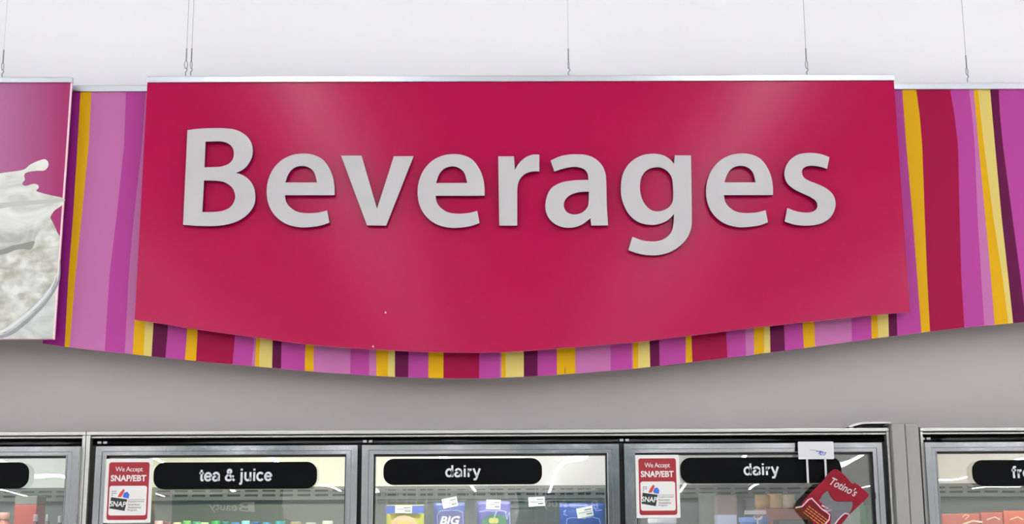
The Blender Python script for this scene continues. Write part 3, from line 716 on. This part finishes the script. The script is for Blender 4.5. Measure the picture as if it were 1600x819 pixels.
outline('lower_panel', [pc([(225,560),(330,540),(430,600),(520,680),(545,740),(470,830),(380,800),(290,725),(215,640)])], YP-.0012, .001, m_red2, t)
bm = bmesh.new(); cv_ = lambda x, y: pq(x, y)
for k in range(4):
    for j in range(6):
        x = 245+k*-22+60+j*42-30; y = 600+k*26+j*31-10
        stroke(bm, [(x, y), (x+28, y+21)], .0018, YP-.0018, cv_)
build('yellow_print', bm, mat('yellow_print', 'd99a2e', .5), t)
bm = bmesh.new()
stroke(bm, [(110,608),(190,592),(235,545),(270,505),(315,485),(345,520),(400,575),(440,620),(500,660),(548,700),(540,760),(470,840)], .0034, YP-.0022, cv_)
stroke(bm, [(600,840),(650,770),(700,715),(745,680),(790,690),(800,722)], .0034, YP-.0022, cv_)
stroke(bm, [(450,580),(490,600),(540,635),(480,625),(520,650),(556,640)], .0042, YP-.0026, cv_)
build('pale_outline', bm, mat('pale_pink_print', 'd9b3bd', .5), t)

# ---------------------------------------------------------------- goods in the cases
def prod_mat(c, **k): return mat('pack_'+c, c, k.get('rough', .4), noise=k.get('noise', 0), nscale=k.get('nscale', 30))
def bottle(px, py, Y, r, capc, bodyc, lab, name='juice_bottle', group='bottle caps showing at the foot of the tea & juice door', z0=1.53):
    q = P(px, py, Y); top = q.z; h = top-z0
    t = thing(name, lab, 'bottle', (q.x, Y, z0), group)
    bm = bmesh.new(); lathe(bm, q.x, Y, [(r*.9, z0), (r, z0+.01), (r, z0+h*.6), (r*.75, z0+h*.75), (r*.42, z0+h*.85), (r*.4, top-.012)], 20)
    build('body', bm, prod_mat(bodyc, rough=.15), t, True)
    bm = bmesh.new(); lathe(bm, q.x, Y, [(r*.5, top-.02), (r*.52, top-.018), (r*.52, top-.003), (r*.45, top)], 16)
    build('cap', bm, prod_mat(capc), t, True)
YB_ = 4.12
caps = [(248,'d9a0a8','c98a80','pink'),(262,'5a2024','702a28','maroon'),(277,'c8c9b0','b9b98a','cream'),(292,'63a35a','7fa86a','green'),(307,'4f8f7c','5f9a86','teal green'),
        (320,'8fc78c','7cad7c','pale green'),(337,'2f8a4a','3e8a52','bright green'),(352,'2b6a6c','3d7274','teal'),(368,'3c6fb0','5a7fae','blue'),(384,'7fc0e0','7aa6c0','sky blue'),
        (400,'24508a','3a5c88','navy'),(417,'2a6f9a','44769a','cobalt'),(438,'2c7f92','4a8390','turquoise'),(462,'8a7f70','8f8676','tan'),(486,'93999b','92999b','grey'),(512,'b5b8b8','a2a6a6','silver')]
for i, (px, cc, bc, nm) in enumerate(caps):
    bottle(px, 814+(i % 3)*1.2, YB_, .024 if i < 12 else .03, cc, bc, '%s capped drink bottle at the foot of the tea & juice door' % nm)
# left case: red juice, clear bottles
for px, py, cc, bc, r, lab in ((8,801,'c08878','b8604e',.03,'pink topped orange juice bottle at the left edge'),(75,804,'8f868a','6d5f66',.013,'dark bottle with a pale neck behind the left edge door'),
                       (95,806,'85888c','3a3c44',.014,'dark clear bottle nearest the left case frame'),(56,804,'a88890','7a4a50',.013,'slim bottle with pinkish neck in the left case')):
    bottle(px, py, 4.05, r, cc, bc, lab, group='bottles in the left case')
def carton(name, px0, px1, py0, Y, depth, cols, lab, cat, group=None, z0=1.53):
    # cols = list of (fraction of height from top, colour)
    pc_ = (px0+px1)/2; x0, x1 = PX(px0, Y, 800), PX(px1, Y, 800); zt_ = P(pc_, py0, Y).z
    t = thing(name, lab, cat, ((x0+x1)/2, Y, z0), group)
    H_ = zt_-z0; a = 0
    for i, (fr, c) in enumerate(cols):
        b = fr; boxo('body' if i == len(cols)-1 else 'band', x0, x1, Y, Y+depth, zt_-H_*b, zt_-H_*a-(.0002 if i else 0), prod_mat(c, noise=.12), t, .002); a = b
    return t, x0, x1, zt_
carton('juice_carton', 22, 57, 775, 4.14, .08, [(.12,'6d6760'),(1.0,'a83a30')], 'brown and red pack between bottles in the left edge case', 'carton')

def hook_tag(px, py, w_, h_, rot, Y, lab):
    q = P(px, py, Y); t = thing('peg_hook', lab, 'hook', (q.x, Y, q.z), 'peg hooks in the middle dairy case')
    ww, hh = w_/F*Y/2, h_/F*Y/2
    c, s_ = math.cos(rot), math.sin(rot)
    def R2(u, v): return (q.x+u*c-v*s_, q.z+u*s_+v*c)
    slabo('price_tag', [R2(-ww, -hh), R2(ww, -hh), R2(ww, hh), R2(-ww, hh)], Y, Y+.0012, mat('tag_white', 'dfe2d6', .5), t)
    bm = bmesh.new()
    for u0, u1, v, k in ((.0, .85, .45, .10), (-.8, .85, .0, .05), (.15, .85, -.45, .12)):
        slab(bm, [R2(ww*u0, hh*(v-k)), R2(ww*u1, hh*(v-k)), R2(ww*u1, hh*(v+k)), R2(ww*u0, hh*(v+k))], Y-.0006, Y-.0001)
    build('tag_print', bm, mat('tag_ink', '4a5a70', .6), t)
    bm = bmesh.new(); tube(bm, [(q.x, Y+.002, q.z), (q.x, Y+.012, q.z+.004), (q.x, 4.48, q.z+.004)], .0016, 6)
    tube(bm, [(q.x, Y+.004, q.z-hh*1.3), (q.x, 4.48, q.z-hh*1.3)], .0018, 6)
    build('rod', bm, m_wire, t)
    return t
YK = 4.02
hook_tag(630.5, 796, 26, 11.5, -.03, YK, 'peg hook with white price tag in front of the yellow package')
hook_tag(703, 785.5, 23, 14.5, .2, YK, 'peg hook with tilted white price tag above the BIG package')
hook_tag(771, 788.5, 22, 14.5, -.04, YK, 'peg hook with white price tag above the blue and green package')
hook_tag(838.5, 784, 25, 14, .05, YK, 'peg hook with white price tag over the empty gap')
hook_tag(914, 800.5, 25, 15, .18, YK, 'peg hook with tilted white price tag above the right blue package')

def pouch(px0, px1, py0, Y, col, lab, bands=(), name='hanging_pouch', z0=1.56):
    x0, x1 = PX(px0, Y, 805), PX(px1, Y, 805); zt_ = P((px0+px1)/2, py0, Y).z
    t = thing(name, lab, 'package', ((x0+x1)/2, Y, z0), 'pouches hanging in the middle dairy case')
    bm = bmesh.new(); NX, NZ = 8, 14; g = {}
    for s_ in (-1, 1):
        for i in range(NX+1):
            for j in range(NZ+1):
                u, v = i/NX, j/NZ; th = .014*math.sin(PI*u)**.6*math.sin(PI*min(1, v*1.12 if v < .9 else 1))**.5 if 0 < u < 1 and 0 < v < .9 else 0
                g[s_, i, j] = bm.verts.new((x0+(x1-x0)*u, Y+.018+s_*(th+.0006), z0+(zt_-z0)*v))
    for s_ in (-1, 1):
        for i in range(NX):
            for j in range(NZ): bm.faces.new([g[s_, *k] for k in ((i, j), (i+1, j), (i+1, j+1), (i, j+1))])
    for j in range(NZ):
        for i in (0, NX): bm.faces.new([g[-1, i, j], g[1, i, j], g[1, i, j+1], g[-1, i, j+1]])
    for i in range(NX):
        for j in (0, NZ): bm.faces.new([g[-1, i, j], g[1, i, j], g[1, i+1, j], g[-1, i+1, j]])
    build('film', bm, prod_mat(col, rough=.3, noise=.35, nscale=45), t, True)
    return t, x0, x1, zt_
# yellow pack with blue header and a round picture
t, x0, x1, zt_ = pouch(603, 662, 789, YK+.03, 'b8b83a', 'yellow and blue package with a round picture behind the middle dairy door')
Yf = YK+.03
a, b = P(632, 790, Yf), P(632, 802.5, Yf)
slabo('blue_header', [(x0-.001, b.z), (x1+.001, b.z), (x1+.001, a.z), (x0-.001, a.z)], Yf+.0005, Yf+.0015, prod_mat('3a55a5', noise=.6, nscale=90), t)
q = P(631, 826, Yf); R_ = .0405
slabo('round_picture', [(q.x+R_*math.cos(k*PI/16), q.z+R_*.95*math.sin(k*PI/16)) for k in range(32)], Yf-.001, Yf, prod_mat('d8b48c', noise=.2), t)
slabo('yellow_centre', [(q.x+R_*.7*math.cos(k*PI/16), q.z-.006+R_*.7*math.sin(k*PI/16)) for k in range(32)], Yf-.0022, Yf-.0012, prod_mat('e6cf6a'), t)
# BIG
t, x0, x1, zt_ = pouch(677, 726, 785, YK+.03, '35487f', 'dark blue package printed BIG in white slanted capitals')
a, b = P(688, 805, Yf-.002), P(721, 818, Yf-.002)
words('lettering', 'BIG', P(687, 812, Yf).x, P(719, 812, Yf).x, P(703, 820, Yf).z, P(703, 806.5, Yf).z, Yf-.003, m_ltext, t, bold=.04, shear=.25)
slabo('purple_panel', rrect(P(686, 812, Yf).x, x1-.003, 1.58, P(703, 798.5, Yf).z, .006), Yf-.001, Yf, prod_mat('5b5a94', noise=.15), t)
bm = bmesh.new(); cb = lambda x, y: PP(x, y, Yf)
stroke(bm, [(684,819),(683,806),(687,799),(697,798),(706,798),(716,798),(723,801),(724,819)], .0014, Yf-.0022, cb); build('pale_border', bm, prod_mat('a8b6d8'), t)
# blue/green
t, x0, x1, zt_ = pouch(745, 798, 783, YK+.03, '454882', 'purple blue package with green and yellow panel behind the middle dairy door')
slabo('green_panel', [(x0+.012, 1.57), (x1-.014, 1.57), (x1-.012, P(770,808,Yf).z), (P(771,810,Yf).x, P(770,803,Yf).z), (x0+.016, P(770,813,Yf).z)], Yf-.001, Yf, prod_mat('3c7a4e', noise=.2), t)
slabo('yellow_blob', rrect(P(764,812,Yf).x, P(779,812,Yf).x, P(770,818,Yf).z, P(770,809.5,Yf).z, .006), Yf-.0022, Yf-.0012, prod_mat('c9c95a', noise=.1), t)
bm = bmesh.new(); stroke(bm, [(749,800),(760,798),(771,799),(785,798),(792,801)], .0016, Yf-.003, cb); stroke(bm, [(776,799),(772,809)], .003, Yf-.003, cb); stroke(bm, [(790,801),(792,812),(796,800),(797,819)], .0016, Yf-.003, cb); build('pale_print', bm, prod_mat('b9c6e0'), t)
# blue right
t, x0, x1, zt_ = pouch(875, 946, 786.5, YK+.03, '263f86', 'wide royal blue package at the right of the middle dairy door')
bm = bmesh.new(); stroke(bm, [(885,819),(886,811),(893,809),(910,810),(925,808),(936,811),(938,819)], .0016, Yf-.002, cb)
stroke(bm, [(880,800),(884,797),(881,804),(886,806)], .0018, Yf-.002, cb); stroke(bm, [(928,792),(931,798),(940,797)], .0016, Yf-.002, cb); build('pale_print', bm, prod_mat('9fb4e2'), t)

# grid panel behind the hooks
m_grid = mat('grid_coating', '6d7472', .5)
xg0, xg1 = PX(590, 4.42), PX(945, 4.42)
t = thing('wire_grid', 'white wire grid standing behind the hanging packages in the middle dairy case', 'grid', ((xg0+xg1)/2, 4.4, 1.53))
bm = bmesh.new()
x = xg0
while x <= xg1: box(bm, x-.0015, x+.0015, 4.40, 4.403, 1.53, 1.775); x += .032
build('upright_wire', bm, m_grid, t)
bm = bmesh.new()
for k in range(8): box(bm, xg0, xg1, 4.404, 4.407, 1.54+k*.032, 1.543+k*.032)
build('cross_wire', bm, m_grid, t)

# right dairy case
YC = 4.08
def tub(px, py, wpx, Y, body, lid, lab, name='plastic_tub', hpx=40):
    q = P(px, py, Y); r = wpx/F*Y/2; z0 = 1.53; zt_ = q.z
    t = thing(name, lab, 'tub', (q.x, Y, z0))
    bm = bmesh.new(); lathe(bm, q.x, Y+r, [(r*.8, z0), (r*.95, zt_-.012)], 28); build('body', bm, prod_mat(body), t, True)
    bm = bmesh.new(); lathe(bm, q.x, Y+r, [(r, zt_-.014), (r*1.02, zt_-.012), (r*1.02, zt_-.002), (r*.96, zt_)], 28); build('lid', bm, prod_mat(lid), t)
tub(1037, 810, 44, 4.0, 'd0d8e4', 'e6e8ec', 'white and blue tub under the sticker on the right dairy door')
carton('greenish_carton', 1096, 1120, 771, 4.3, .06, [(1, '8c9688')], 'pale greenish carton left of the brown box in the right dairy case', 'carton')
carton('brown_carton', 1121, 1152, 774, 4.2, .06, [(.3, '9a857e'), (1, '7d7672')], 'brownish box standing behind the blue and white carton', 'carton')
carton('white_carton', 1120.5, 1151, 804.5, 4.05, .06, [(1, 'c3cce0')], 'small pale blue and white carton in front of the brown box', 'carton')
carton('grey_box', 1165, 1184, 779, 4.22, .05, [(.25, '77747a'), (1, '606066')], 'dark grey box beside the amber jars in the right dairy case', 'carton')
for px, py, wp, c, nm in ((1193, 773.5, 24, 'b8914a', 'left'), (1213, 771.5, 24, 'd0a860', 'middle'), (1234, 773, 22, 'd8c09a', 'right')):
    q = P(px, py, 4.16); r = wp/F*4.16/2; z0 = PZ(797, 4.16)
    t = thing('amber_jar', 'amber yellow jar, %s of three on the red tray' % nm, 'jar', (q.x, 4.16+r, z0), 'amber jars')
    bm = bmesh.new(); lathe(bm, q.x, 4.16+r, [(r*.9, z0), (r, z0+.004), (r, q.z-.016)], 24); build('body', bm, mat('amber_jar_'+nm, c, .15, noise=.15), t, True)
    bm = bmesh.new(); lathe(bm, q.x, 4.16+r, [(r*.92, q.z-.016), (r*.92, q.z-.001), (r*.86, q.z)], 24); build('lid', bm, prod_mat(c), t)
z_ = PZ(797.2, 4.16)
o = boxo('red_tray', PX(1186, 4.13), PX(1262, 4.13), 4.13, 4.24, 1.53, z_, prod_mat('b05a40', noise=.3), None, .004); tag(o, 'salmon red tray carrying the amber jars in the right dairy case', 'tray')
tub(1182, 808, 46, 4.0, '5f8ad0', '6a94dc', 'bright blue tub below the white tag in the right dairy case')
q = P(1180, 802, 3.99)
t = thing('price_ring', 'white shelf tag with a round loop above the blue tub', 'tag', (q.x, 3.985, q.z))
slabo('tag_strip', rrect(P(1163, 0, 3.985).x*0+PX(1163, 3.985, 800), PX(1197, 3.985, 800), P(1180, 804, 3.985).z, P(1180, 797.5, 3.985).z, .001), 3.984, 3.9855, m_white, t)
bm = bmesh.new(); qq = P(1184, 806, 3.985)
tube(bm, [(qq.x+.0115*math.cos(PI+PI*k/10), 3.982, qq.z-.001+.010*math.sin(PI+PI*k/10)) for k in range(11)], .0028, 8); build('loop', bm, m_white, t)
boxo('stalk', qq.x-.001, qq.x+.001, 3.986, 4.001, 1.55, qq.z-.002, m_white, t)
carton('black_box', 1216, 1262, 812, 4.02, .08, [(1, '0d0c0c')], 'black box in front of the red tray below the amber jars', 'carton')
carton('green_pack', 1352, 1366, 790, 4.0, .1, [(1, '3f8a1c')], 'bright green pack at the right end of the right dairy door', 'carton')
carton('pale_green_pack', 1325, 1350, 765, 4.06, .1, [(1, 'ccd8c4')], 'tall pale green white pack behind the red package', 'carton')
# right edge case: frozen boxes
for i, (p0, p1, py, c, l) in enumerate(((1470, 1530, 803, 'b4543c', 'leftmost'), (1532, 1566, 801, 'a84c38', 'middle'), (1568, 1640, 798, 'b8522e', 'rightmost'))):
    t, x0, x1, zt_ = carton('pizza_box', p0, p1, py, 4.1, .2, [(1, c)], 'orange red food box, %s of those at the right edge door' % l, 'box', 'orange boxes in the right case')
    bm = bmesh.new(); cr_ = lambda x, y: PP(x, y, 4.1)
    if i == 0: stroke(bm, [(1504,808),(1508,804),(1514,806),(1508,812)], .002, 4.098, cr_); stroke(bm, [(1505,819),(1520,814),(1534,816)], .005, 4.0975, cr_)
    else: stroke(bm, [(p0+10,812),(p0+22,808),(p0+30,812)], .003, 4.098, cr_)
    build('cream_print', bm, prod_mat('e0c9a8'), t)
